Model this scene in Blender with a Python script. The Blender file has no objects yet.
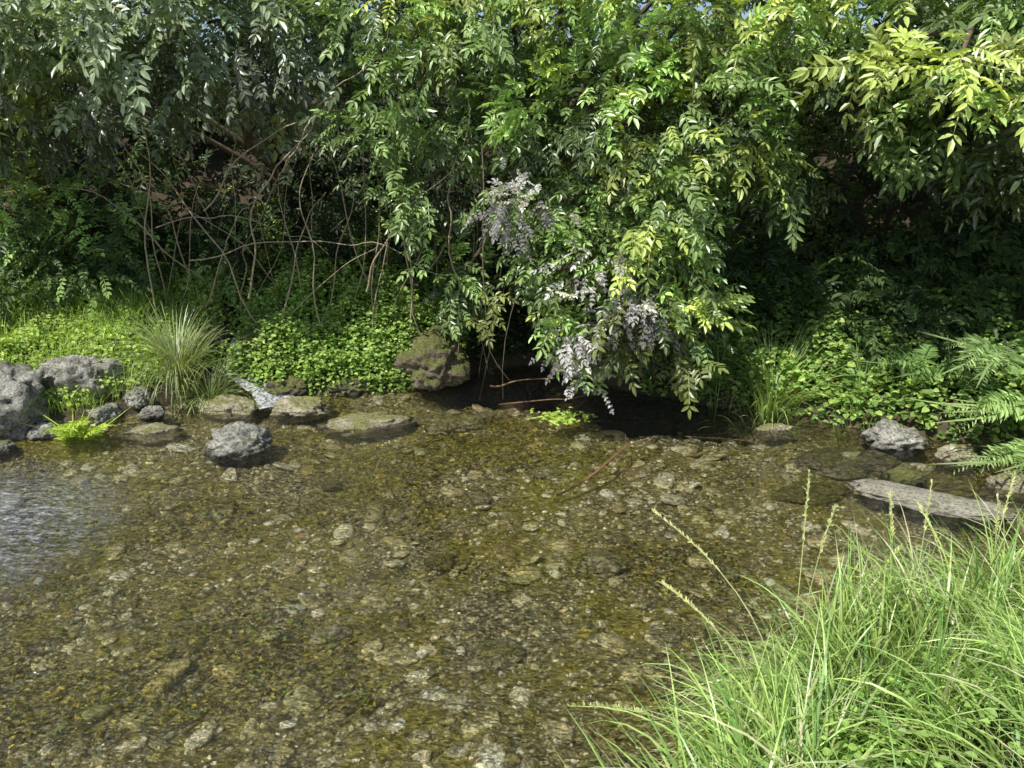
import bpy, math, numpy as np
from mathutils import Vector, noise as mnoise
rng=np.random.default_rng(7)
sc=bpy.context.scene
# ---------------------------------------------------------------- helpers
def nrm(v): return v/np.maximum(np.linalg.norm(v,axis=-1,keepdims=True),1e-9)
def _h(i,j,s):
    n=(i*374761393+j*668265263+s*1442695041)&0xffffffff
    n=((n^(n>>13))*1274126177)&0xffffffff
    return ((n^(n>>16))&0xffff)/65535.0
def vn(x,y,s=0):
    x=np.asarray(x,float);y=np.asarray(y,float)
    i=np.floor(x).astype(np.int64);j=np.floor(y).astype(np.int64)
    fx=x-i;fy=y-j;fx=fx*fx*(3-2*fx);fy=fy*fy*(3-2*fy)
    return (_h(i,j,s)*(1-fx)+_h(i+1,j,s)*fx)*(1-fy)+(_h(i,j+1,s)*(1-fx)+_h(i+1,j+1,s)*fx)*fy
def fbm(x,y,s=0,o=4):
    a=0;w=.5
    for k in range(o):
        a=a+w*(vn(x*2**k,y*2**k,s+k)*2-1);w*=.5
    return a
def mesh_np(name,verts,faces,col=None,mat=None,smooth=False,parent=None):
    verts=np.asarray(verts,np.float32).reshape(-1,3);faces=np.asarray(faces,np.int32)
    me=bpy.data.meshes.new(name)
    me.vertices.add(len(verts));me.vertices.foreach_set("co",verts.ravel())
    k=faces.shape[1]
    me.loops.add(faces.size);me.loops.foreach_set("vertex_index",faces.ravel())
    me.polygons.add(len(faces));me.polygons.foreach_set("loop_start",np.arange(0,faces.size,k,dtype=np.int32))
    me.update(calc_edges=True);me.validate()
    if col is not None:
        ca=me.color_attributes.new("Col",'FLOAT_COLOR','POINT')
        c=np.ones((len(verts),4),np.float32);c[:,:3]=col
        ca.data.foreach_set("color",c.ravel())
    me.polygons.foreach_set("use_smooth",np.full(len(me.polygons),smooth))
    ob=bpy.data.objects.new(name,me);sc.collection.objects.link(ob)
    if mat: me.materials.append(mat)
    if parent: ob.parent=parent
    return ob
def empty(name):
    e=bpy.data.objects.new(name,None);sc.collection.objects.link(e);return e

class NT:
    def __init__(s,name):
        s.m=bpy.data.materials.new(name);s.m.use_nodes=True;s.t=s.m.node_tree;s.t.nodes.clear()
        s.out=s.n('ShaderNodeOutputMaterial')
    def n(s,t,**kw):
        x=s.t.nodes.new(t)
        for k,v in kw.items():
            if k.startswith('i_'): x.inputs[k[2:].replace('_',' ')].default_value=v
            else: setattr(x,k,v)
        return x
    def l(s,a,b): s.t.links.new(a,b)
    def math(s,op,a,b,clamp=False):
        x=s.n('ShaderNodeMath',operation=op,use_clamp=clamp)
        for k,v in enumerate((a,b)):
            if v is None: continue
            if isinstance(v,(int,float)): x.inputs[k].default_value=v
            else: s.l(v,x.inputs[k])
        return x.outputs[0]
    def noise(s,scale,vec=None,detail=4,rough=.55,dist=0):
        x=s.n('ShaderNodeTexNoise');x.inputs['Scale'].default_value=scale;x.inputs['Detail'].default_value=detail
        x.inputs['Roughness'].default_value=rough;x.inputs['Distortion'].default_value=dist
        if vec is not None: s.l(vec,x.inputs['Vector'])
        return x.outputs['Fac']
    def ramp(s,fac,stops):
        r=s.n('ShaderNodeValToRGB');e=r.color_ramp.elements
        while len(e)<len(stops): e.new(.5)
        for q,(p,c) in zip(e,stops):
            q.position=p;q.color=(c,c,c,1) if not isinstance(c,tuple) else (*c,1)
        s.l(fac,r.inputs['Fac']);return r.outputs['Color']
    def mix(s,fac,a,b,bt='MIX'):
        x=s.n('ShaderNodeMix',data_type='RGBA',blend_type=bt)
        for sock,v in ((x.inputs[0],fac),(x.inputs[6],a),(x.inputs[7],b)):
            if isinstance(v,(int,float)): sock.default_value=v
            elif isinstance(v,tuple): sock.default_value=(*v,1)
            else: s.l(v,sock)
        return x.outputs[2]
    def bump(s,h,strength,dist,normal=None):
        b=s.n('ShaderNodeBump');b.inputs['Strength'].default_value=strength;b.inputs['Distance'].default_value=dist
        s.l(h,b.inputs['Height'])
        if normal is not None: s.l(normal,b.inputs['Normal'])
        return b.outputs['Normal']

def leaf_mat(name,rough=.4,trans=.35,spec=.5,gain=1.):
    m=NT(name);c=m.n('ShaderNodeVertexColor',layer_name='Col').outputs['Color']
    g=m.n('ShaderNodeNewGeometry')
    nz=m.noise(35,g.outputs['Position'],2)
    c2=m.mix(1,c,m.ramp(nz,[(.3,.8*gain),(.7,1.15*gain)]),'MULTIPLY')
    p=m.n('ShaderNodeBsdfPrincipled');m.l(c2,p.inputs['Base Color']);p.inputs['Roughness'].default_value=rough
    p.inputs['Specular IOR Level'].default_value=spec
    t=m.n('ShaderNodeBsdfTranslucent');m.l(m.mix(1,c2,(1.8,1.7,.7),'MULTIPLY'),t.inputs['Color'])
    x=m.n('ShaderNodeMixShader');x.inputs[0].default_value=trans
    m.l(p.outputs[0],x.inputs[1]);m.l(t.outputs[0],x.inputs[2]);m.l(x.outputs[0],m.out.inputs[0]);return m.m
M_leaf=leaf_mat('leaf_glossy',.38,.22,1.)
M_soft=leaf_mat('leaf_soft',.5,.24,.5)
M_grass=leaf_mat('grass_blade',.36,.30,.7)
def simple_mat(name,a,b,scale,rough=.8,bs=.6,bd=.01):
    m=NT(name);g=m.n('ShaderNodeNewGeometry').outputs['Position'];f=m.noise(scale,g,6,.65)
    p=m.n('ShaderNodeBsdfPrincipled');m.l(m.ramp(f,[(.3,a),(.7,b)]),p.inputs['Base Color']);p.inputs['Roughness'].default_value=rough
    m.l(m.bump(f,bs,bd),p.inputs['Normal']);m.l(p.outputs[0],m.out.inputs[0]);return m.m
M_bark=simple_mat('bark',(.06,.042,.028),(.2,.15,.105),25)
M_twig=simple_mat('dry_twig',(.28,.21,.14),(.56,.46,.33),30)
M_red=simple_mat('wet_twig',(.16,.085,.04),(.34,.2,.10),30,.5)
def rock_mat(name,a,b,moss=0.,rough=.85,mcol=(.15,.17,.035),pit=1.,wet=.4):
    m=NT(name);g=m.n('ShaderNodeNewGeometry');P=g.outputs['Position']
    f=m.noise(7,P,9,.75);f2=m.noise(48,P,7,.75)
    v=m.n('ShaderNodeTexVoronoi');v.inputs['Scale'].default_value=48;m.l(P,v.inputs['Vector'])
    c=m.ramp(f,[(.34,a),(.52,tuple((p_+q_)/2 for p_,q_ in zip(a,b))),(.66,b)])
    c=m.mix(1,c,m.ramp(f2,[(.38,.3),(.5,.95),(.7,1.4)]),'MULTIPLY')
    if moss>0:
        s=m.n('ShaderNodeSeparateXYZ');m.l(g.outputs['Normal'],s.inputs[0])
        mm=m.n('ShaderNodeMath',operation='MULTIPLY_ADD');m.l(s.outputs[2],mm.inputs[0]);mm.inputs[1].default_value=.35;m.l(m.noise(6,P,8,.7),mm.inputs[2])
        mc=m.mix(1,mcol,m.ramp(f2,[(.35,.4),(.7,1.6)]),'MULTIPLY')
        c=m.mix(m.ramp(mm.outputs[0],[(.92-.5*moss,0.),(1.02-.5*moss,.85)]),c,mc)
    s2=m.n('ShaderNodeSeparateXYZ');m.l(P,s2.inputs[0])
    ad=m.n('ShaderNodeMath',operation='MULTIPLY_ADD');m.l(f,ad.inputs[0]);ad.inputs[1].default_value=-.12;m.l(s2.outputs[2],ad.inputs[2])
    r=m.n('ShaderNodeMapRange');r.inputs[1].default_value=-.06;r.inputs[2].default_value=-.01;r.inputs[3].default_value=wet;r.inputs[4].default_value=1;m.l(ad.outputs[0],r.inputs[0])
    c=m.mix(1,c,r.outputs[0],'MULTIPLY')
    p=m.n('ShaderNodeBsdfPrincipled');m.l(c,p.inputs['Base Color'])
    p.inputs['Roughness'].default_value=rough
    n1=m.bump(v.outputs['Distance'],.5*pit,.015);n2=m.bump(f2,.9,.02,n1);n2=m.bump(f,.6,.05,n2);m.l(n2,p.inputs['Normal']);m.l(p.outputs[0],m.out.inputs[0]);return m.m
M_rock=rock_mat('grey_porous_rock',(.14,.13,.105),(.72,.70,.60),.15)
M_rockm=rock_mat('mossy_rock',(.26,.22,.13),(.76,.68,.49),.33,mcol=(.25,.26,.07),wet=.8)
M_bould=rock_mat('moss_covered_rock',(.12,.095,.06),(.40,.33,.22),.75)
M_rockd=rock_mat('dark_bank_rock',(.04,.034,.026),(.2,.16,.11),.7)
M_slab=rock_mat('pale_slab',(.34,.31,.23),(.70,.66,.53),.12,pit=.3,wet=.6)
M_sub=rock_mat('algae_coated_stone',(.35,.29,.14),(.95,.9,.68),.3,mcol=(.36,.33,.08),wet=1.)
M_subd=rock_mat('dark_submerged_stone',(.10,.08,.035),(.4,.34,.17),.5,mcol=(.26,.24,.05),wet=1.)

# ---------------------------------------------------------------- terrain
YBX=[-200,-30,-8,-5,-4.3,-3.6,-3.2,-2.85,-2.5,-2,-1.4,-1.0,-.6,-.2,.15,.6,1.1,1.68,2.3,2.75,3.3,3.8,5,9,30,200]
YBY=[3.5,3.5,4.5,5.1,5.55,5.75,6.2,6.75,6.95,6.8,6.9,7.0,7.25,7.7,7.85,7.5,7.0,6.6,6.3,6.05,5.7,5.35,5.1,5,5,5]
def yb(x): return np.interp(x,YBX,YBY)+.10*fbm(np.asarray(x)*1.7,np.asarray(x)*0+3,5,3)
def yn(x): return np.interp(x,[-200,-3,-.2,.3,.75,1.4,2.4,3.5,6,200],[.2,.3,.85,1.7,2.36,3.02,3.40,3.5,3.1,2.7])
def deep(x,y):  # pool under the bush: mask for bed depth and for painted shade
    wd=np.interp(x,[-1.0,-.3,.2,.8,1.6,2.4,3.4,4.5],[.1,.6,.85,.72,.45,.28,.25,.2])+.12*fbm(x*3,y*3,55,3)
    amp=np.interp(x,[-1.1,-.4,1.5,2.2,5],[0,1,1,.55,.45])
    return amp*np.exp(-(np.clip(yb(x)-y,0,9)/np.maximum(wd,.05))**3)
def bedz(x,y):
    z=-.13+.05*fbm(x*.8,y*.8,11,4)+.035*fbm(x*5,y*5,12,4)
    z=z-.28*deep(x,y)
    z=z+.05*np.exp(-((x+3.3)**2/.8+(y-5.2)**2/.8))
    return z
def H(x,y):
    x=np.asarray(x,float);y=np.asarray(y,float)
    d=y-yb(x);dn=yn(x)-y
    far=np.interp(d,[0,.06,.3,.8,1.5,2.3,3.2,4.5,400],[0,.10,.28,.55,.95,1.7,2.6,3.1,3.2])
    lw=np.clip((-2.6-x)/.8,0,1)
    farl=np.interp(d,[0,.06,.3,.8,1.5,2.3,3.2,4.5,400],[0,.08,.16,.3,.6,1.0,1.9,2.8,3.1])
    far=far*(1-lw)+farl*lw
    low=np.clip((-5.3-x-.35*np.clip(y-8,0,3))/1.2,0,1);far=far*(1-.85*low)
    far=far+np.clip(d,0,1)*.22*fbm(x*1.3,y*1.3,3,4)
    g=np.exp(-((x+2.72)/.14)**2)*np.clip(1-np.abs(d-.5)/1.0,0,1)
    far=far*(1-.55*g)
    near=np.interp(dn,[0,.1,.35,.9,2,300],[0,.10,.24,.38,.5,.6])+np.clip(dn,0,1)*.12*fbm(x*2,y*2,9,3)
    b=bedz(x,y);e=np.minimum(-d,-dn)
    bed=b*np.clip(e/.3,0,1)
    return np.where(d>0,far,np.where(dn>0,near,bed))
def axis(a,b,st,far):
    mid=np.arange(a,b+1e-6,st);g=[];s=st;p=0
    while p<far: s*=1.25;p+=s;g.append(p)
    g=np.array(g);return np.concatenate([(a-g)[::-1],mid,b+g])
xs=axis(-6,6,.03,250);ys=axis(.2,10.5,.03,250)
X,Y=np.meshgrid(xs,ys);Z=H(X,Y)
idx=np.arange(X.size).reshape(X.shape)
F=np.stack([idx[:-1,:-1],idx[:-1,1:],idx[1:,1:],idx[1:,:-1]],-1).reshape(-1,4)
m=NT('soil_and_streambed');g=m.n('ShaderNodeNewGeometry');P=g.outputs['Position']
soil=m.ramp(m.noise(6,P,7,.7),[(.3,(.03,.022,.012)),(.55,(.085,.062,.035)),(.75,(.07,.09,.025))])
v=m.n('ShaderNodeTexVoronoi');v.inputs['Scale'].default_value=50;m.l(P,v.inputs['Vector'])
hs=m.n('ShaderNodeSeparateColor');m.l(v.outputs['Color'],hs.inputs[0])
peb=m.ramp(hs.outputs[0],[(0.,(.2,.16,.06)),(.35,(.44,.37,.17)),(.7,(.68,.61,.36)),(1.,(.88,.83,.62))])
peb=m.mix(1,peb,m.ramp(v.outputs['Distance'],[(.2,1.),(.6,.4)]),'MULTIPLY')
alg=m.ramp(m.noise(1.6,P,9,.72,.6),[(.42,0.),(.58,1.)])
algc=m.ramp(m.noise(22,P,8,.75),[(.3,(.08,.068,.012)),(.5,(.32,.275,.05)),(.7,(.6,.54,.12))])
bedc=m.mix(alg,peb,algc)
bush_shade=m.n('ShaderNodeVertexColor',layer_name='Col')
bedc=m.mix(1,bedc,bush_shade.outputs['Color'],'MULTIPLY')  # multiplies painted shade into the bed colour
s=m.n('ShaderNodeSeparateXYZ');m.l(P,s.inputs[0])
und=m.n('ShaderNodeMapRange');und.inputs[1].default_value=-.01;und.inputs[2].default_value=.03;m.l(s.outputs[2],und.inputs[0])
c=m.mix(und.outputs[0],bedc,soil)
p=m.n('ShaderNodeBsdfPrincipled');m.l(c,p.inputs['Base Color']);p.inputs['Roughness'].default_value=.85
n1=m.bump(v.outputs['Distance'],-.5,.012);n1=m.bump(m.noise(45,P,6,.75),.7,.015,n1);m.l(n1,p.inputs['Normal']);m.l(p.outputs[0],m.out.inputs[0])
gc=np.repeat((1-.88*np.clip(deep(X,Y)*1.2,0,1)).reshape(-1,1),3,1)  # bed darkened under the bush as painted shade
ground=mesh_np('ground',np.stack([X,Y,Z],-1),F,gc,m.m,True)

# ---------------------------------------------------------------- water
m=NT('stream_water');P=m.n('ShaderNodeNewGeometry').outputs['Position']
mp=m.n('ShaderNodeMapping');mp.inputs['Rotation'].default_value=(0,0,.45);mp.inputs['Scale'].default_value=(1,2.0,1);m.l(P,mp.inputs[0])
a=m.noise(3.5,mp.outputs[0],3,.5,1.2);b=m.noise(15,mp.outputs[0],4,.6,.8)
nn=m.bump(a,1.,.16);nn=m.bump(b,1.,.06,nn)
fr=m.n('ShaderNodeFresnel');fr.inputs['IOR'].default_value=1.5;m.l(nn,fr.inputs['Normal'])
# sky glare painted on the left water: boosted reflection plus white streaks
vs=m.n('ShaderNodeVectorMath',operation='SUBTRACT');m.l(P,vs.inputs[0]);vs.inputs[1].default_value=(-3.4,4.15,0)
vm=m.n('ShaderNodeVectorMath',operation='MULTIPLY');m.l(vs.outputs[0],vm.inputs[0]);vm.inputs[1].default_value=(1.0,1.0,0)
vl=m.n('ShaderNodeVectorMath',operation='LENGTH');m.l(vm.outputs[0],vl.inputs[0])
glare_mask=m.n('ShaderNodeMapRange');glare_mask.inputs[1].default_value=1.15;glare_mask.inputs[2].default_value=.35;m.l(vl.outputs['Value'],glare_mask.inputs[0])
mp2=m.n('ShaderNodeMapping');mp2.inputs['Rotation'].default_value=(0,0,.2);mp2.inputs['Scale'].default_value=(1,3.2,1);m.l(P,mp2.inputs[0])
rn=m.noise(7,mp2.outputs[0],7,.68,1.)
glare_refl=m.math('MULTIPLY',m.math('MULTIPLY',glare_mask.outputs[0],m.ramp(rn,[(.42,0.),(.60,1.)])),.6)
glare_white=m.math('MULTIPLY',m.math('MULTIPLY',glare_mask.outputs[0],m.ramp(m.noise(10,mp2.outputs[0],7,.7,1.4),[(.47,0.),(.62,1.)])),.62)  # white streaks of the painted glare
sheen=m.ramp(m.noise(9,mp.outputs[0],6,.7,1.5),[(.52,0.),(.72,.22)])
fac=m.math('ADD',m.math('ADD',fr.outputs[0],glare_refl),sheen,True)
tr=m.n('ShaderNodeBsdfTransparent');tr.inputs['Color'].default_value=(.98,.98,.90,1)
gl=m.n('ShaderNodeBsdfGlossy');gl.inputs['Roughness'].default_value=.05;m.l(nn,gl.inputs['Normal'])
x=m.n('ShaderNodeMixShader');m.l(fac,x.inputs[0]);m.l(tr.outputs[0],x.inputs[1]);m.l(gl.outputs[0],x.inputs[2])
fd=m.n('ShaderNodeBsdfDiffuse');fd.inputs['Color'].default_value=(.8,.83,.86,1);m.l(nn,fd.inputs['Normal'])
x2=m.n('ShaderNodeMixShader');m.l(glare_white,x2.inputs[0]);m.l(x.outputs[0],x2.inputs[1]);m.l(fd.outputs[0],x2.inputs[2]);m.l(x2.outputs[0],m.out.inputs[0])
wx=np.linspace(-60,60,121);wy=np.linspace(.1,9,10);WX,WY=np.meshgrid(wx,wy);id2=np.arange(WX.size).reshape(WX.shape)
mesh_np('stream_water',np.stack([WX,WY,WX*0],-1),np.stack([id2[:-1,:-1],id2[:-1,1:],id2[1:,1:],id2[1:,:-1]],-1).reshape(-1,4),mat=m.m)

# ---------------------------------------------------------------- pebbles
def afield(x,y): return -.06+1.25*fbm(x*1.0+3,y*1.25,31,5)+.35*fbm(x*7,y*7,33,3)+.3*np.exp(-((x+1.5)**2/1.2+(y-4.2)**2/2))+.25*np.exp(-((x-.6)**2/2+(y-5.9)**2/.35))-.15*np.exp(-((x-.1)**2/.6+(y-3.)**2/1.5))-.15*np.exp(-((x+.1)**2/1.+(y-4.6)**2/.4))
def ico(sub):
    import bmesh
    bm=bmesh.new();bmesh.ops.create_icosphere(bm,subdivisions=sub,radius=1)
    v=np.array([q.co[:] for q in bm.verts]);f=np.array([[w.index for w in q.verts] for q in bm.faces]);bm.free();return v,f
def pebbles(n,smin,smax,sub,xr,yr,flat=.5,sink=.1,ak=.92):
    v0,f0=ico(sub);k=len(v0)
    x=rng.uniform(*xr,n);y=rng.uniform(*yr,n)
    keep=(y<yb(x)+.02)&(y>yn(x)-.05)&(deep(x,y)<.35);x=x[keep];y=y[keep];n=len(x)
    s=smin*(smax/smin)**(rng.random(n)**1.8)
    sc3=np.stack([s*rng.uniform(.8,1.3,n),s*rng.uniform(.6,1.,n),s*rng.uniform(.3,.7,n)*flat*2],-1)
    V=v0[None]*(1+(.16 if sub<3 else .09)*rng.standard_normal((n,k,1)))*sc3[:,None]
    a=rng.uniform(0,6.28,n);ca,sa=np.cos(a)[:,None],np.sin(a)[:,None]
    tx=rng.normal(0,.25,n)[:,None]
    Vz=V[...,2]+V[...,0]*tx
    Vx=V[...,0]*ca-V[...,1]*sa;Vy=V[...,0]*sa+V[...,1]*ca
    V=np.stack([Vx+x[:,None],Vy+y[:,None],Vz+(H(x,y)+sc3[:,2]*sink)[:,None]],-1)
    al=np.clip(.5+2.6*afield(x,y)+.2*rng.standard_normal(n),0,1)[:,None]
    pal=np.array([[.98,.91,.68],[.78,.69,.43],[.57,.51,.31],[.83,.79,.64],[.42,.35,.17],[.6,.44,.24],[1,.98,.84]])
    c=pal[rng.choice(7,n,p=[.20,.24,.18,.14,.14,.01,.09])]
    oc=np.array([.42,.35,.065])*rng.uniform(.3,1.5,(n,1));gm=rng.random(n)<.2;oc[gm]=np.array([.30,.36,.08])
    c=c*(1-al*ak)+oc*al*ak
    c=c*(1-.8*np.clip(deep(x,y)*2.,0,1))[:,None]  # same painted shade on pebbles near the bush
    return V.reshape(-1,3),(f0[None]+np.arange(n)[:,None,None]*k).reshape(-1,3),np.repeat(c,k,0)
m=NT('pebble');cc=m.n('ShaderNodeVertexColor',layer_name='Col').outputs['Color'];P=m.n('ShaderNodeNewGeometry').outputs['Position']
nz=m.noise(60,P,7,.8);a2=m.noise(5,P,9,.8)
c=m.mix(1,cc,m.ramp(nz,[(.3,.35),(.5,1.05),(.72,1.6)]),'MULTIPLY')
c=m.mix(m.ramp(a2,[(.48,0.),(.62,.6)]),c,m.mix(1,m.ramp(nz,[(.3,(.2,.18,.03)),(.7,(1.,.93,.25))]),cc,'MULTIPLY'))
p=m.n('ShaderNodeBsdfPrincipled');m.l(c,p.inputs['Base Color']);p.inputs['Roughness'].default_value=.75
m.l(m.bump(nz,.7,.01),p.inputs['Normal']);m.l(p.outputs[0],m.out.inputs[0]);M_peb=m.m
parts=[pebbles(32000,.006,.022,1,(-5.5,5.5),(1.2,7.6)),pebbles(3800,.018,.042,2,(-5.5,5.5),(1.2,7.6),.35),pebbles(900,.04,.10,3,(-5.5,5.5),(1.2,7.0),.26,-.05,.6)]
Vs=[];Fs=[];Cs=[];o=0
for V,Fq,C in parts: Vs.append(V);Fs.append(Fq+o);Cs.append(C);o+=len(V)
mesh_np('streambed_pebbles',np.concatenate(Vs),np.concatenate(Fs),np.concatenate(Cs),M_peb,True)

# ---------------------------------------------------------------- rocks
def rock(name,c,r,mat,seed,rot=0,rough=.28,sub=5,box=0.):
    v,f=ico(sub)
    out=[]
    for q in v:
        q=Vector(q)
        if box:
            mx=max(abs(q.x),abs(q.y),abs(q.z));q=q.lerp(q/mx*.85,box)
        o_=Vector((seed*3.1,seed*1.7,seed))
        d=mnoise.fractal(q*1.3+o_,.9,2.1,4)*rough+abs(mnoise.noise(q*3.3+o_))*rough*.5+mnoise.fractal(q*8+o_,.7,2,4)*rough*.22
        out.append(q*(.92+d))
    v=np.array(out)*np.array(r);ca,sa=math.cos(rot),math.sin(rot)
    v=np.stack([v[:,0]*ca-v[:,1]*sa+c[0],v[:,0]*sa+v[:,1]*ca+c[1],v[:,2]+c[2]],-1)
    return mesh_np(name,v,f,mat=mat,smooth=True)
R=[('boulder',(-4.1,5.85,.22),(.36,.3,.33),M_rock,1,.2,.34,.25),
('boulder',(-3.68,6.36,.25),(.30,.26,.25),M_rock,2,.5,.34,.3),
('stone',(-3.42,6.12,.05),(.13,.11,.10),M_rock,3,1,.3,.3),
('stone',(-3.25,6.38,.12),(.15,.12,.1),M_rock,4,2,.3,.2),
('stone',(-3.72,5.80,.02),(.14,.11,.09),M_rock,5,.4,.3,.2),
('stone',(-3.08,6.25,.02),(.1,.08,.07),M_rock,6,.4,.3,.2),
('stone',(-3.9,5.5,.0),(.10,.08,.06),M_rock,26,.4,.3,.2),
('mossy_flat_stone',(-2.95,5.95,-.045),(.25,.17,.07),M_rockm,7,.1,.25,.0),
('mossy_flat_stone',(-2.5,6.5,-.01),(.31,.2,.09),M_rockm,38,-.2,.30,.1),
('mossy_flat_stone',(-1.86,6.45,-.01),(.26,.19,.11),M_rockm,9,.1,.34,.1),
('mossy_flat_stone',(-1.25,6.15,-.035),(.36,.21,.08),M_rockm,10,.25,.28,.0),
('stone',(-2.1,5.55,.02),(.24,.19,.15),M_rock,11,.6,.40,.2),
('mossy_boulder',(-.76,7.15,.22),(.34,.28,.30),M_bould,33,.5,.36,.1),
('bank_rock',(-3.0,7.35,.36),(.2,.2,.22),M_rockd,13,.3,.3,.2),
('bank_rock',(-2.42,7.25,.32),(.2,.2,.22),M_rockd,14,.3,.3,.2),
('bank_rock',(-2.05,6.9,.04),(.26,.18,.15),M_rockd,15,.3,.3,.1),
('bank_rock',(-1.5,7.0,.04),(.26,.18,.13),M_rockd,16,.1,.3,.1),
('submerged_rock',(-.6,6.4,-.13),(.4,.2,.08),M_sub,18,.1,.3,.1),
('submerged_rock',(2.5,5.40,-.08),(.42,.24,.08),M_rockm,19,.1,.25,.1),
('stone',(2.98,5.62,.03),(.22,.15,.13),M_rock,20,-.3,.38,.3),
('stone',(2.72,4.95,-.02),(.15,.11,.09),M_rockd,22,-.3,.3,.1),
('stone',(3.45,4.85,.0),(.18,.13,.09),M_rockm,42,.3,.3,.1),
('stone',(2.15,5.95,-.03),(.16,.10,.07),M_rockm,43,.1,.3,.1),
('stone',(3.3,5.35,.0),(.15,.12,.09),M_rockm,44,.1,.3,.1),
('submerged_rock',(3.1,5.0,-.10),(.26,.16,.08),M_subd,23,-.3,.3,.1),
('submerged_rock',(2.1,4.95,-.12),(.28,.17,.07),M_subd,27,.3,.3,.1),
('stone_slab',(2.70,4.58,.005),(.50,.16,.045),M_slab,24,-.55,.26,.25),
]
for k,(n,c_,r_,mt,sd,ro,rg,bx) in enumerate(R): rock(n,c_,r_,mt,sd,ro,rg,5,bx)
for (x_,y_,r_,mt) in [(-.08,3.15,.12,M_sub),(.55,4.0,.11,M_sub),(-.42,4.0,.08,M_subd),(-.75,4.6,.06,M_sub),(.25,5.3,.08,M_sub),(.75,3.3,.08,M_sub),(-1.3,5.1,.07,M_subd),(-.2,4.85,.07,M_sub),(-.9,3.3,.08,M_sub),(1.0,5.35,.08,M_sub)]:
    rock('submerged_stone',(x_,y_,-.115),(r_*1.2,r_*.9,r_*.45),mt,x_*7+y_,y_*3,.38,4,.0)

# ---------------------------------------------------------------- leaves
LF=np.array([[0,1,2,5],[0,5,4,3]])
class Leaves:
    def __init__(s): s.v=[];s.c=[]
    def add(s,P,D,N,L,Wd,C,fold=.18,curl=.12):
        D=nrm(D);N=nrm(N-(N*D).sum(-1,keepdims=True)*D);S=np.cross(D,N)
        L=np.broadcast_to(L,len(P))[:,None];Wd=np.broadcast_to(Wd,len(P))[:,None]
        up=N*Wd*fold
        a=P+D*L*.28;b=P+D*L*.68-N*L*curl*.35
        v=np.stack([P,a-S*Wd*.46+up,b-S*Wd*.40+up,a+S*Wd*.46+up,b+S*Wd*.40+up,P+D*L-N*L*curl],1)
        s.v.append(v.reshape(-1,3));s.c.append(np.repeat(C,6,0))
    def pinnate(s,P,D,N,L,C,pairs=5,lr=.32,wr=.38,ang=.9,droop=.25,shape=0,stem=True):
        D=nrm(D);N=nrm(N-(N*D).sum(-1,keepdims=True)*D);S=np.cross(D,N);Lc=L[:,None];dn=np.array([0,0,-1.])
        for k in range(pairs):
            t=(k+1.)/(pairs+.6) if shape==0 else .12+.86*(k+.5)/pairs
            Pk=P+D*Lc*t+dn*Lc*droop*t*t
            Dk=nrm(D+dn*2*droop*t)
            l=L*lr*(1-.35*abs(t-.55)) if shape==0 else L*lr*(1.08-t)*min(1,.5+t*2.2)
            for sg in (1,-1):
                Dl=Dk*math.cos(ang)+S*sg*math.sin(ang)+dn*.12+rng.normal(0,.16,P.shape)
                Nl=N+rng.normal(0,.26,P.shape)
                ll=l*rng.uniform(.8,1.15,len(P))
                s.add(Pk,Dl,Nl,ll,ll*wr,C*rng.uniform(.85,1.15,(len(P),1)))
        if shape==0:
            Pe=P+D*Lc*.95+dn*Lc*droop*.9
            s.add(Pe,D+dn*droop*2,N,L*lr*1.05,L*lr*wr,C)
        if stem:
            s.add(P,D+dn*droop*.75,N,L*(1+droop*.3),L*.03,C*.8,0,-.0)
    def build(s,name,mat,parent=None):
        v=np.concatenate(s.v);c=np.concatenate(s.c);n=len(v)//6
        return mesh_np(name,v,(LF[None]+np.arange(n)[:,None,None]*6).reshape(-1,4),np.clip(c,0,1),mat,False,parent)
class Tubes:
    def __init__(s): s.v=[];s.f=[];s.o=0
    def add(s,pts,r0,r1,sides=5):
        pts=np.asarray(pts,float);n=len(pts);T=nrm(np.gradient(pts,axis=0))
        A=nrm(np.cross(T,np.array([.3,.2,1.])));B=np.cross(T,A);r=np.linspace(r0,r1,n)[:,None,None]
        th=np.arange(sides)/sides*6.2832
        V=pts[:,None]+r*(A[:,None]*np.cos(th)[None,:,None]+B[:,None]*np.sin(th)[None,:,None])
        s.v.append(V.reshape(-1,3))
        for i in range(n-1):
            for j in range(sides):
                s.f.append([s.o+i*sides+j,s.o+i*sides+(j+1)%sides,s.o+(i+1)*sides+(j+1)%sides,s.o+(i+1)*sides+j])
        s.o+=n*sides
    def build(s,name,mat,parent=None): return mesh_np(name,np.concatenate(s.v),s.f,mat=mat,smooth=True,parent=parent)
def wob(a,b,n=9,sag=.1,w=.05):
    a=np.array(a,float);b=np.array(b,float);t=np.linspace(0,1,n)[:,None];L=np.linalg.norm(b-a)
    p=a+(b-a)*t;p[:,2]+=(np.sin(t[:,0]*math.pi))*sag*L
    q=np.cumsum(rng.normal(0,w*L/n**.5,(n,3)),0);q-=t*q[-1]
    for _ in range(2): q[1:-1]=(q[:-2]+q[1:-1]*2+q[2:])/4
    return p+q
GREEN=np.array([.27,.40,.125]);DARK=np.array([.06,.10,.03]);YEL=np.array([.60,.72,.19]);SAGE=np.array([.34,.43,.25]);SILV=np.array([.58,.56,.57])
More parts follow.
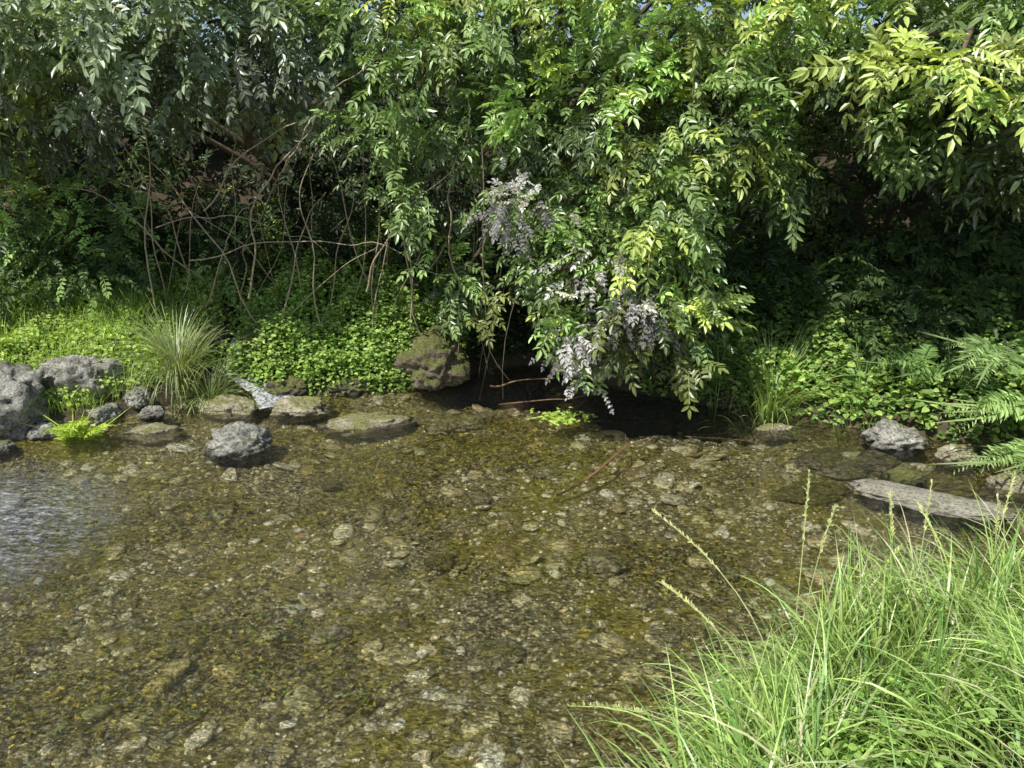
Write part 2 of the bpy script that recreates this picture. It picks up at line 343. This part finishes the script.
def lobe(lv,tb,c,r,ncl,per=10,L=(.2,.32),col=GREEN,var=.28,root=None,kind='pin',spread=.2,shell=.55,yel=.12,ylo=None):
    c=np.array(c,float);r=np.array(r,float)
    O=nrm(rng.standard_normal((ncl,3)));O[:,1]-=.25;O=nrm(O)
    rad=shell+(1-shell)*rng.random((ncl,1))**.5
    C=c+O*r*rad*(1+.28*rng.standard_normal((ncl,1)))
    cc=col*(1+var*rng.standard_normal((ncl,1)).clip(-1.8,1.8))
    ym=rng.random(ncl)<yel;cc[ym]=YEL*rng.uniform(.6,1.1,(ym.sum(),1))
    # painted shade: leaf colour darkens low and inside a lobe, lightens on top
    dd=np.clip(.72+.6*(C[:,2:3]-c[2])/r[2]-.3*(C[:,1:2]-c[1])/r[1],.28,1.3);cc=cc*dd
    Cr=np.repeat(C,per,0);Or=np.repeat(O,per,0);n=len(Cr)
    Pn=Cr+rng.standard_normal((n,3))*spread*.45
    D=Or*.7+rng.standard_normal((n,3))*.5+np.array([0,-.1,-.10])
    Nc=np.repeat(rng.standard_normal((ncl,3))*.28,per,0)
    N=np.array([-.15,-.3,1.])+rng.standard_normal((n,3))*.26+Or*.35+Nc
    Ls=rng.uniform(*L,n)*np.repeat(rng.uniform(.8,1.2,ncl),per);cl=np.repeat(cc,per,0)*rng.uniform(.75,1.25,(n,1))
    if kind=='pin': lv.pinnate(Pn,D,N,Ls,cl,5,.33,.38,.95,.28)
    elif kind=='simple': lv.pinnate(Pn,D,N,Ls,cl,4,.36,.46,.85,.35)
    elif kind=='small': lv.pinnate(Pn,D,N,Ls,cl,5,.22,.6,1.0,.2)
    if tb is not None:
        rt=root if root is not None else c+np.array([0,.8,-.8])
        for q in C[::4]:
            mid=c+(q-c)*.3
            tb.add(wob(mid,q,6,.05,.08),.007,.002,4)
        tb.add(wob(rt,c,10,.12,.1),.035,.012,6)

# plant 1: tree, top left
e=empty('overhanging_tree');lv=Leaves();tb=Tubes();rt=(-2.6,9.0,2.0)
for c_,r_,n_ in [((-4.8,6.9,3.25),(.5,.6,.6),20),((-4.2,6.7,3.15),(.75,.7,.5),34),((-3.3,6.6,3.1),(.75,.7,.45),34),((-2.4,6.7,3.15),(.7,.6,.45),30),((-1.7,6.9,3.2),(.5,.5,.45),20),((-4.4,7.0,2.65),(.6,.5,.35),20),((-3.4,7.0,2.7),(.7,.5,.3),18),((-3.2,7.2,3.8),(1.9,.9,.5),34),((-2.2,7.2,2.6),(.3,.3,.35),7)]:
    lobe(lv,tb,c_,r_,n_,10,(.16,.28),SAGE,.25,rt,'simple',.22,.5,.06)
tb.add(wob((-2.6,9.3,1.6),rt,8,0,.03),.10,.07,8)
for q in [(-4.4,6.9,3.1),(-2.2,6.8,3.1),(-3.4,7.2,3.7)]: tb.add(wob(rt,q,14,.12,.06),.05,.015,7)
lv.build('leaves',M_leaf,e);tb.build('branches',M_bark,e)
# plant 2: ivy shrub left
e=empty('ivy_shrub');lv=Leaves();tb=Tubes()
for c_,r_,n_ in [((-4.75,7.4,2.0),(.5,.5,.55),36),((-4.1,7.8,1.6),(.6,.4,.5),26),((-4.4,7.5,1.2),(.7,.4,.35),30),((-3.3,8.1,1.5),(.5,.3,.4),8),((-3.5,7.9,1.05),(.5,.3,.25),10)]:
    lobe(lv,tb,c_,r_,n_,10,(.15,.24),GREEN*1.15,.28,(-4.4,8.6,.9),'small',.25,.5,.4 if c_[0]<-4.5 else .1)
lv.build('leaves',M_soft,e);tb.build('stems',M_bark,e)
# plant 3: central wisteria mass with hanging curtain
e=empty('wisteria_vine');lv=Leaves();tb=Tubes();rt=(.4,8.9,2.2)
for c_,r_,n_,ye in [((-1.0,6.8,3.2),(.7,.6,.5),34,.15),((-.1,6.6,3.25),(.8,.6,.5),38,.45),((.8,6.5,3.2),(.8,.6,.5),40,.6),((1.7,6.5,3.1),(.7,.6,.55),36,.4),((2.4,6.6,2.9),(.5,.5,.5),20,.15),((.5,7.0,3.9),(1.9,.8,.5),34,.3),((2.4,7.2,4.05),(.9,.5,.4),20,.2),((-1.6,7.3,4.05),(.7,.5,.35),14,.2),
  ((-.95,6.8,2.5),(.4,.4,.42),18,.02),((-.75,6.8,1.9),(.28,.3,.35),12,.02),((-.05,6.6,2.5),(.55,.45,.38),24,.03),((.7,6.35,2.45),(.62,.5,.42),34,.15),((1.5,6.3,2.4),(.6,.5,.42),34,.3),((2.15,6.4,2.15),(.38,.4,.30),16,.15),
  ((.45,6.3,1.8),(.48,.4,.32),24,.2),((1.1,6.15,1.75),(.5,.4,.36),28,.25),((.5,6.25,1.35),(.36,.3,.34),20,.1),((1.0,6.1,1.25),(.36,.3,.34),22,.25),((1.32,6.05,.88),(.22,.2,.26),16,.85),((.68,6.25,.95),(.28,.22,.30),13,.05),((.6,6.25,.62),(.14,.15,.18),4,.1),((-.5,6.8,1.1),(.26,.25,.26),9,.1)]:
    lobe(lv,tb,c_,r_,n_,10,(.16,.28),GREEN,.36,rt if c_[2]>2.2 else (.7,6.7,2.3),'pin',.19,.5,ye)
lv.build('leaves',M_leaf,e)
lv=Leaves()
for c_,r_,n_ in [((.1,5.92,1.8),(.3,.12,.12),9),((.65,5.8,1.4),(.25,.12,.2),8),((.95,5.75,1.15),(.32,.12,.14),11),((.5,5.9,.85),(.2,.12,.42),12),((.55,6.0,.45),(.10,.08,.2),5)]:
    lobe(lv,None,c_,r_,n_,8,(.12,.19),SILV,.3,None,'small',.15,.3,0)
lv.build('silvery_leaves',M_soft,e)  # pale grey leaf clusters at the front of the curtain
for k in range(14):
    x_=rng.uniform(-.1,1.4);tb.add(wob((x_,6.4,2.2),(x_+rng.normal(.1,.2),6.0+rng.normal(0,.1),rng.uniform(.15,1.)),12,0,.12),.007,.002,4)
lv=None;tb.build('branches',M_bark,e)
# plant 4: right tree
e=empty('walnut_tree');lv=Leaves();tb=Tubes();rt=(4.0,8.2,2.0)
for c_,r_,n_ in [((3.1,6.3,3.1),(.6,.6,.5),30),((3.9,5.9,3.0),(.7,.6,.5),32),((4.8,5.7,3.0),(.7,.6,.6),18),((3.3,6.1,2.5),(.5,.5,.35),20),((4.0,5.7,2.4),(.6,.5,.4),26),((4.6,5.6,1.9),(.5,.4,.45),10),((2.8,6.4,2.55),(.4,.4,.35),14),((3.7,6.6,3.8),(1.3,.8,.5),26)]:
    lobe(lv,tb,c_,r_,n_,9,(.23,.36),GREEN*.95,.28,rt,'pin',.22,.5,.08)
for q in [((2.3,5.2,2.72),(.25,.2,.05)),((2.75,5.1,2.70),(.25,.2,.05)),((3.2,5.0,2.6),(.2,.2,.06))]:
    lobe(lv,tb,q[0],q[1],6,4,(.22,.32),YEL*1.2,.15,(3.4,6.2,2.9),'pin',.15,.5,.5)
tb.add(wob((4.1,8.5,1.5),rt,6,0,.03),.09,.07,8)
lv.build('leaves',M_leaf,e);tb.build('branches',M_bark,e)
# background thicket following the slope, shade painted into its dark leaf colour
lv=Leaves();n=1250
x_=rng.uniform(-6.3,7,n);d_=rng.uniform(.55,5.,n)**1.0;y_=yb(x_)+d_
keep=~((x_<-2.6)&(d_<1.6))&~((x_<-.5)&(x_>-2.8)&(d_<1.2))&(x_>-5.3-.45*np.clip(y_-8,0,3));x_,y_,d_=x_[keep],y_[keep],d_[keep];n=len(x_)
z_=H(x_,y_)+rng.uniform(.05,.55,n)+np.clip(d_-3,0,3)*rng.uniform(0,.9,n)
per=7;Pn=np.repeat(np.stack([x_,y_,z_],-1),per,0)+rng.standard_normal((n*per,3))*.16
hol_shade=np.where((x_>-3.6)&(x_<-.4),.55,1.)[:,None]  # leaves in the hollow darkened further, painted shade
cl=np.repeat(DARK*rng.uniform(.6,1.6,(n,1))*hol_shade,per,0)
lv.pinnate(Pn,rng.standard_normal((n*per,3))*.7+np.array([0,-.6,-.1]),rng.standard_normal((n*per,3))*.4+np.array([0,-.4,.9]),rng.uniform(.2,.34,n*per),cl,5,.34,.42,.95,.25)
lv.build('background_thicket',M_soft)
# dry stems in the hollow
tb=Tubes()
for k in range(44):
    x_=rng.uniform(-3.6,-.2);y0=rng.uniform(7.2,8.2);a_=(x_,y0,float(H(x_,y0))+.1)
    b_=(x_+rng.normal(.3,.8),y0-rng.uniform(.1,.9),rng.uniform(1.2,3.0));r=rng.uniform(.003,.010)
    tb.add(wob(a_,b_,16,.10,.09),r,r*.4,5)
for a_,b_,r in [((-2.7,6.9,1.7),(-1.2,6.7,2.6),.008),((-2.4,6.9,.9),(-1.6,6.6,2.4),.010),((-2.9,6.9,1.25),(-.6,6.6,1.15),.006),((-1.3,6.9,1.0),(-.3,6.4,2.2),.010),((-3.2,6.9,1.5),(-1.6,6.8,1.3),.005),((-.5,6.8,.9),(-.35,6.3,2.6),.009),((-1.9,6.7,2.0),(-.9,6.3,2.9),.008)]:
    tb.add(wob(a_,b_,22,.1,.09),r,r*.4,5)
tb.build('bare_stems',M_twig)

# ---------------------------------------------------------------- ground cover
def cover(name,n,xr,dr,col,Lr,zr=(.0,.10),mat=M_soft,thr=-.9,seed=40,wr=.8,yr=.2):
    x_=rng.uniform(*xr,n);d_=rng.uniform(*dr,n);y_=yb(x_)+d_
    f=fbm(x_*1.4,y_*1.4,seed,4);k=f>thr;x_,y_,f=x_[k],y_[k],f[k];n=len(x_)
    clump=np.clip(fbm(x_*4,y_*4,seed+5,3)+.4,0,1)
    z_=H(x_,y_)+zr[0]+(zr[1]-zr[0])*rng.random(n)*(.3+1.6*clump)
    c=col*(1+.5*fbm(x_*2,y_*2,seed+9,3))[:,None]*rng.uniform(.7,1.3,(n,1));ym=rng.random(n)<yr;c[ym]=c[ym]*.4+YEL*.6
    lv=Leaves();L=rng.uniform(*Lr,n)
    a=rng.uniform(0,6.28,n)
    lv.add(np.stack([x_,y_,z_],-1),np.stack([np.cos(a),np.sin(a)-.2,rng.normal(0,.3,n)],-1),rng.normal(0,.35,(n,3))+np.array([0,-.35,1]),L,L*wr,c)
    return lv.build(name,mat)
cover('creeping_groundcover',36000,(-2.65,-.45),(-.04,1.7),np.array([.29,.44,.10]),(.02,.055),(.0,.34))
cover('creeping_groundcover',28000,(-6,-2.75),(.25,2.4),np.array([.42,.57,.14]),(.025,.055),(0,.12),seed=50)
cover('creeping_groundcover',28000,(1.2,6),(-.02,1.9),np.array([.24,.38,.10]),(.03,.08),(0,.26),seed=60,yr=.3)
cover('ivy_groundcover',9000,(-.7,1.5),(.05,1.8),np.array([.08,.14,.04]),(.03,.07),(0,.14),seed=70,yr=.02)
# algae mats on the stream bed
n=80000;x_=rng.uniform(-5.2,4.6,n);y_=rng.uniform(1.2,7.2,n)
k=(y_<yb(x_)-.05)&(y_>yn(x_)+.02)&(afield(x_,y_)>rng.uniform(-.12,.12,n))&(deep(x_,y_)<.4);x_,y_=x_[k],y_[k];n=len(x_)
lv=Leaves();L=rng.uniform(.012,.042,n);a=rng.normal(3.6,.9,n)
ac=np.array([[.48,.40,.07],[.27,.225,.035],[.12,.105,.018],[.72,.63,.17],[.30,.40,.07]])[rng.choice(5,n,p=[.26,.22,.22,.12,.18])]*rng.uniform(.7,1.2,(n,1))
lv.add(np.stack([x_,y_,np.minimum(H(x_,y_)+rng.uniform(0,.03,n),-.012)],-1),np.stack([np.cos(a),np.sin(a),rng.normal(0,.2,n)],-1),rng.normal(0,.45,(n,3))+np.array([0,0,1]),L,L*.5,ac)
lv.build('streambed_algae',M_soft)

class Blades:
    def __init__(s): s.v=[];s.c=[];s.K=6
    def add(s,P,lean,L,W,C,droop=.9):
        n=len(P);K=s.K;t=np.linspace(0,1,K+1)
        az=nrm(np.concatenate([lean[:,:2],np.zeros((n,1))],1));m_=np.linalg.norm(lean[:,:2],axis=1)
        side=np.stack([-az[:,1],az[:,0],np.zeros(n)],-1)
        th=np.minimum(m_[:,None]*.35+t[None]*(m_[:,None]*droop+.25),2.5)
        ds=L[:,None]/K
        hx=np.cumsum(np.sin(th)*ds,1)-np.sin(th)*ds;hz=np.cumsum(np.cos(th)*ds,1)-np.cos(th)*ds
        ctr=P[:,None]+az[:,None]*hx[...,None]+np.array([0,0,1.])*hz[...,None]
        tw=rng.normal(0,.5,n)[:,None]*t[None]
        sd=side[:,None]*np.cos(tw)[...,None]+np.array([0,0,1.])*np.sin(tw)[...,None]
        w=(W[:,None]*np.maximum(1-t[None]**2.2,.05)*(.6+.4*np.minimum(1,t*5)))[...,None]*.5
        v=np.stack([ctr-sd*w,ctr+sd*w],2)
        s.v.append(v.reshape(-1,3))
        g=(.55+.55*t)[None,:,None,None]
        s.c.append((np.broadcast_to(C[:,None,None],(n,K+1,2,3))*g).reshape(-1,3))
    def build(s,name,mat=M_grass,parent=None):
        v=np.concatenate(s.v);c=np.concatenate(s.c);K=s.K;st=2*(K+1);n=len(v)//st
        f=np.array([[2*i,2*i+1,2*i+3,2*i+2] for i in range(K)])
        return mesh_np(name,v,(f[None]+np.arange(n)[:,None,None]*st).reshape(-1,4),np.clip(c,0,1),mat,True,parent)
# near bank grass
n=17000;bl=Blades()
x_=rng.uniform(-.1,4.6,n);y_=rng.uniform(.9,3.6,n);dn=yn(x_)-y_
k=(dn>0)&(dn<2.0);x_,y_,dn=x_[k],y_[k],dn[k]
tx=np.floor(x_*4+fbm(x_*3,y_*3,80,2)*1.5);ty=np.floor(y_*4+fbm(x_*3,y_*3,81,2)*1.5);aa=_h(tx.astype(np.int64),ty.astype(np.int64),5)*6.28
n=len(x_);lean=np.stack([-.75+.8*np.cos(aa),-.05+.8*np.sin(aa)],-1)+rng.normal(0,.33,(n,2))
L=rng.uniform(.28,.62,n)*(1+.25*fbm(x_*2,y_*2,82,2))
c=np.array([.49,.67,.20])*rng.uniform(.5,1.3,(n,1));q=rng.random(n);c[q<.10]=np.array([.85,.83,.5])*rng.uniform(.7,1.1,((q<.10).sum(),1));c[q>.80]=np.array([.24,.44,.11])
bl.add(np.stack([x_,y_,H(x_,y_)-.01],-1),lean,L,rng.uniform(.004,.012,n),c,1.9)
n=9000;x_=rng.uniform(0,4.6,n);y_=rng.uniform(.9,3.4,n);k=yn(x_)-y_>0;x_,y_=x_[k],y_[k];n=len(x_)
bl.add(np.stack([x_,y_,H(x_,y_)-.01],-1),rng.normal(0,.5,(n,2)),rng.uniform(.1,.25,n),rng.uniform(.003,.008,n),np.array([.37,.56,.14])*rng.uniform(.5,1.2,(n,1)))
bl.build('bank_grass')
# seed heads
e=empty('seeding_grass_stalks');tb=Tubes();lv=Leaves()
for (x_,y_,dx,dy,h) in [(1.25,2.95,.02,.1,.92),(1.30,3.0,.08,.0,.80),(1.9,3.2,.05,.1,.72),(1.82,3.25,-.03,.1,.68),(2.3,3.3,.1,.1,.68),(.95,2.5,-.35,.3,.55),(2.25,3.2,-.05,0,.58),(1.1,2.75,-.45,.5,.75),(1.6,3.1,.2,.1,.5),(2.0,3.1,-.1,.2,.5),(.7,2.2,-.5,.0,.45)]:
    z0=float(H(x_,y_));t=np.linspace(0,1,10)
    pts=np.stack([x_+dx*t**2,y_+dy*t**2,z0+h*t-.08*t**3*(abs(dx)*4)],-1);tb.add(pts,.0035,.0016,4)
    m_=80;tt=rng.uniform(.66,1,m_);Pp=np.stack([x_+dx*tt**2,y_+dy*tt**2,z0+h*tt-.08*tt**3*(abs(dx)*4)],-1)
    lv.add(Pp,np.array([dx,dy,.9])+rng.normal(0,.32,(m_,3)),rng.normal(0,1,(m_,3)),rng.uniform(.014,.026,m_),.006,np.tile([.74,.77,.42],(m_,1)))
tb.build('stalks',simple_mat('stalk',(.4,.47,.18),(.62,.65,.3),10),e);lv.build('seeds',M_grass,e)
# clover among near grass
n=6000;x_=rng.uniform(.5,4.4,n);y_=rng.uniform(1.2,3.3,n);k=(yn(x_)-y_>.1)&(fbm(x_*1.5,y_*1.5,90,3)>.05);x_,y_=x_[k],y_[k];n=len(x_);lv=Leaves();a=rng.uniform(0,6.28,n)
L=rng.uniform(.02,.04,n);lv.add(np.stack([x_,y_,H(x_,y_)+rng.uniform(.06,.2,n)],-1),np.stack([np.cos(a),np.sin(a),a*0],-1),rng.normal(0,.3,(n,3))+np.array([0,-.2,1]),L,L*.75,np.array([.34,.52,.13])*rng.uniform(.7,1.2,(n,1)))
lv.build('clover_patch',M_soft)
# far-bank tufts
def tuft(name,c,n,L,spread,col,lean=.9,w=.009,bias=(0,-.2)):
    b=Blades();a=rng.uniform(0,6.28,n);r=np.abs(rng.normal(0,spread,n));x_=c[0]+r*np.cos(a);y_=c[1]+r*np.sin(a)
    ln=np.stack([np.cos(a)+bias[0],np.sin(a)+bias[1]],-1)*rng.uniform(.2,1,(n,1))*lean
    b.add(np.stack([x_,y_,H(x_,y_)-.02],-1),ln,L*rng.uniform(.5,1.1,n),np.full(n,w)*rng.uniform(.6,1.2,n),col*rng.uniform(.6,1.35,(n,1)),1.6)
    b.build(name)
tuft('grass_tuft',(-3.05,6.75),420,.70,.15,np.array([.42,.50,.24]),1.3,.010)
tuft('grass_tuft',(-2.75,6.7),220,.5,.09,np.array([.4,.5,.22]),1.1,.009,(.2,-.4))
tuft('grass_tuft',(-3.6,7.2),260,.45,.25,np.array([.38,.55,.16]),.8,.008)
tuft('grass_tuft',(2.25,6.35),320,.66,.16,np.array([.42,.57,.18]),1.,.013)
tuft('grass_tuft',(1.85,6.65),160,.5,.12,np.array([.34,.47,.15]),.8,.010)
tuft('grass_tuft',(2.9,6.1),160,.4,.15,np.array([.3,.45,.12]),.8,.009)
n=12000;b=Blades();x_=rng.uniform(-7,-2.9,n);d_=rng.uniform(.15,2.1,n);y_=yb(x_)+d_;k=fbm(x_*1.2,y_*1.2,95,3)>-.25;x_,y_=x_[k],y_[k];n=len(x_)
b.add(np.stack([x_,y_,H(x_,y_)-.01],-1),rng.normal(0,.5,(n,2))+np.array([0,-.2]),rng.uniform(.1,.28,n),rng.uniform(.003,.007,n),np.array([.55,.72,.2])*rng.uniform(.6,1.3,(n,1)))
b.build('far_bank_grass')
# ferns
def fern(name,c,nf,L,col,tilt=.5,seed=0,bias=(0,0),amin=0,amax=6.28):
    lv=Leaves();a=rng.uniform(amin,amax,nf);P=np.tile(np.array([c[0],c[1],c[2]]),(nf,1))+rng.normal(0,.03,(nf,3))
    D=np.stack([np.cos(a)+bias[0],np.sin(a)+bias[1],rng.uniform(.5,1.1,nf)*tilt*2],-1);N=np.stack([-np.cos(a)*.5,-np.sin(a)*.5-.3,np.ones(nf)],-1)
    lv.pinnate(P,D,N,L*rng.uniform(.7,1.1,nf),col*rng.uniform(.75,1.2,(nf,1)),20,.26,.26,1.25,.6,1)
    lv.build(name,M_soft)
def hz(x,y,o=.03): return (x,y,float(H(x,y))+o)
fern('fern',hz(-3.45,5.72,.1),18,.40,np.array([.50,.64,.11]),.7)
fern('fern',hz(3.75,5.3,.45),11,.75,np.array([.42,.57,.22]),.55,0,(-.3,-.5),2.4,5.2)
fern('fern',hz(3.6,5.6,.6),9,.65,np.array([.38,.52,.22]),.5,0,(-.2,-.5),2.4,5.2)
fern('fern',hz(3.75,5.05,.25),9,.65,np.array([.40,.55,.22]),.5,0,(-.4,-.3),2.4,5.2)
fern('fern',hz(3.35,5.95,.2),12,.5,np.array([.24,.38,.12]),.6,0,(-.2,-.4))
fern('fern',hz(-1.9,7.7),12,.4,np.array([.24,.4,.11]),.6,0,(0,-.4))
# watercress clump on water
lv=Leaves();n=160;x_=rng.normal(.42,.10,n);y_=rng.normal(6.15,.08,n);a=rng.uniform(0,6.28,n);L=rng.uniform(.03,.06,n)
lv.add(np.stack([x_,y_,rng.uniform(.005,.05,n)],-1),np.stack([np.cos(a),np.sin(a),a*0],-1),rng.normal(0,.2,(n,3))+np.array([0,0,1]),L,L*.8,np.tile([.45,.6,.12],(n,1)));lv.build('watercress',M_soft)
# drifting leaves and twigs
lv=Leaves();n=70;x_=rng.uniform(-3.5,3.2,n);y_=rng.uniform(2.2,6.6,n);k=(y_<yb(x_)-.1)&(y_>yn(x_)+.1);x_,y_=x_[k],y_[k];n=len(x_);a=rng.uniform(0,6.28,n);L=rng.uniform(.025,.06,n)
pal=np.array([[.6,.55,.25],[.4,.48,.15],[.5,.25,.09],[.7,.66,.46]])
lv.add(np.stack([x_,y_,H(x_,y_)+.05],-1),np.stack([np.cos(a),np.sin(a),a*0],-1),rng.normal(0,.3,(n,3))+np.array([0,0,1]),L,L*.5,pal[rng.integers(0,4,n)]);lv.build('fallen_leaves',M_soft)
tb=Tubes()
for a_,b_,r in [((.35,4.75,-.04),(1.15,5.7,.03),.010),((.6,5.0,-.02),(1.2,5.35,.02),.005),((.75,5.2,0),(.9,5.75,.03),.005),((-.2,6.9,.03),(.4,7.0,.12),.010),((-.1,6.6,.01),(.9,6.75,.06),.007),((1.4,5.9,-.05),(2.0,5.6,-.02),.007)]:
    tb.add(wob(a_,b_,12,.02,.08),r,r*.4,6)
tb.build('sunken_branch',M_red)
# tiny cascade
m=NT('foaming_water');P=m.n('ShaderNodeNewGeometry').outputs['Position'];f=m.noise(20,P,8,.75,1.2)
p=m.n('ShaderNodeBsdfPrincipled');p.inputs['Base Color'].default_value=(.78,.8,.82,1);p.inputs['Roughness'].default_value=.25
t_=m.n('ShaderNodeBsdfTransparent');x=m.n('ShaderNodeMixShader');m.l(m.ramp(f,[(.40,0.),(.58,.9)]),x.inputs[0]);m.l(t_.outputs[0],x.inputs[1]);m.l(p.outputs[0],x.inputs[2]);m.l(m.bump(f,.8,.02),p.inputs['Normal']);m.l(x.outputs[0],m.out.inputs[0])
path=[(-2.72,7.5,.40),(-2.70,7.3,.36),(-2.68,7.16,.22),(-2.62,7.02,.16),(-2.42,6.88,.10),(-2.22,6.76,.05),(-2.12,6.62,.02),(-2.1,6.45,.010)]
wd=[.05,.05,.06,.08,.12,.16,.17,.12];V=[]
for (q,w_) in zip(path,wd):
    for j in np.linspace(-1,1,7): V.append((q[0]+j*w_*.9,q[1]+j*w_*.45,q[2]+.012*rng.standard_normal()*(q[2]>.03)+.01*(1-j*j)))
Fq=[[i*7+j,i*7+j+1,(i+1)*7+j+1,(i+1)*7+j] for i in range(7) for j in range(6)]
mesh_np('small_cascade',V,Fq,mat=m.m,smooth=True)

# ---------------------------------------------------------------- light, sky, camera
S=Vector((-.38,-.46,.80)).normalized()
w=bpy.data.worlds.new("World");sc.world=w;w.use_nodes=True;nt=w.node_tree
sky=nt.nodes.new('ShaderNodeTexSky');sky.sky_type='NISHITA';sky.sun_disc=False;sky.sun_elevation=math.asin(S.z);sky.sun_rotation=math.atan2(S.x,S.y)
bg=nt.nodes['Background'];bg.inputs['Strength'].default_value=.12;nt.links.new(sky.outputs[0],bg.inputs[0])
sl=bpy.data.lights.new('sun','SUN');sl.energy=5;sl.angle=math.radians(.5);sl.color=(1,.97,.89)
so=bpy.data.objects.new('sun',sl);so.rotation_euler=S.to_track_quat('Z','Y').to_euler();sc.collection.objects.link(so)
cam=bpy.data.cameras.new('camera');cam.sensor_width=36;cam.lens=36*773/1024;cam.clip_start=.05;cam.clip_end=1000
co=bpy.data.objects.new('camera',cam);co.location=(0,0,2.2);co.rotation_euler=(math.radians(90-17),0,0);sc.collection.objects.link(co);sc.camera=co
sc.view_settings.view_transform='Standard';sc.view_settings.look='None';sc.view_settings.exposure=0
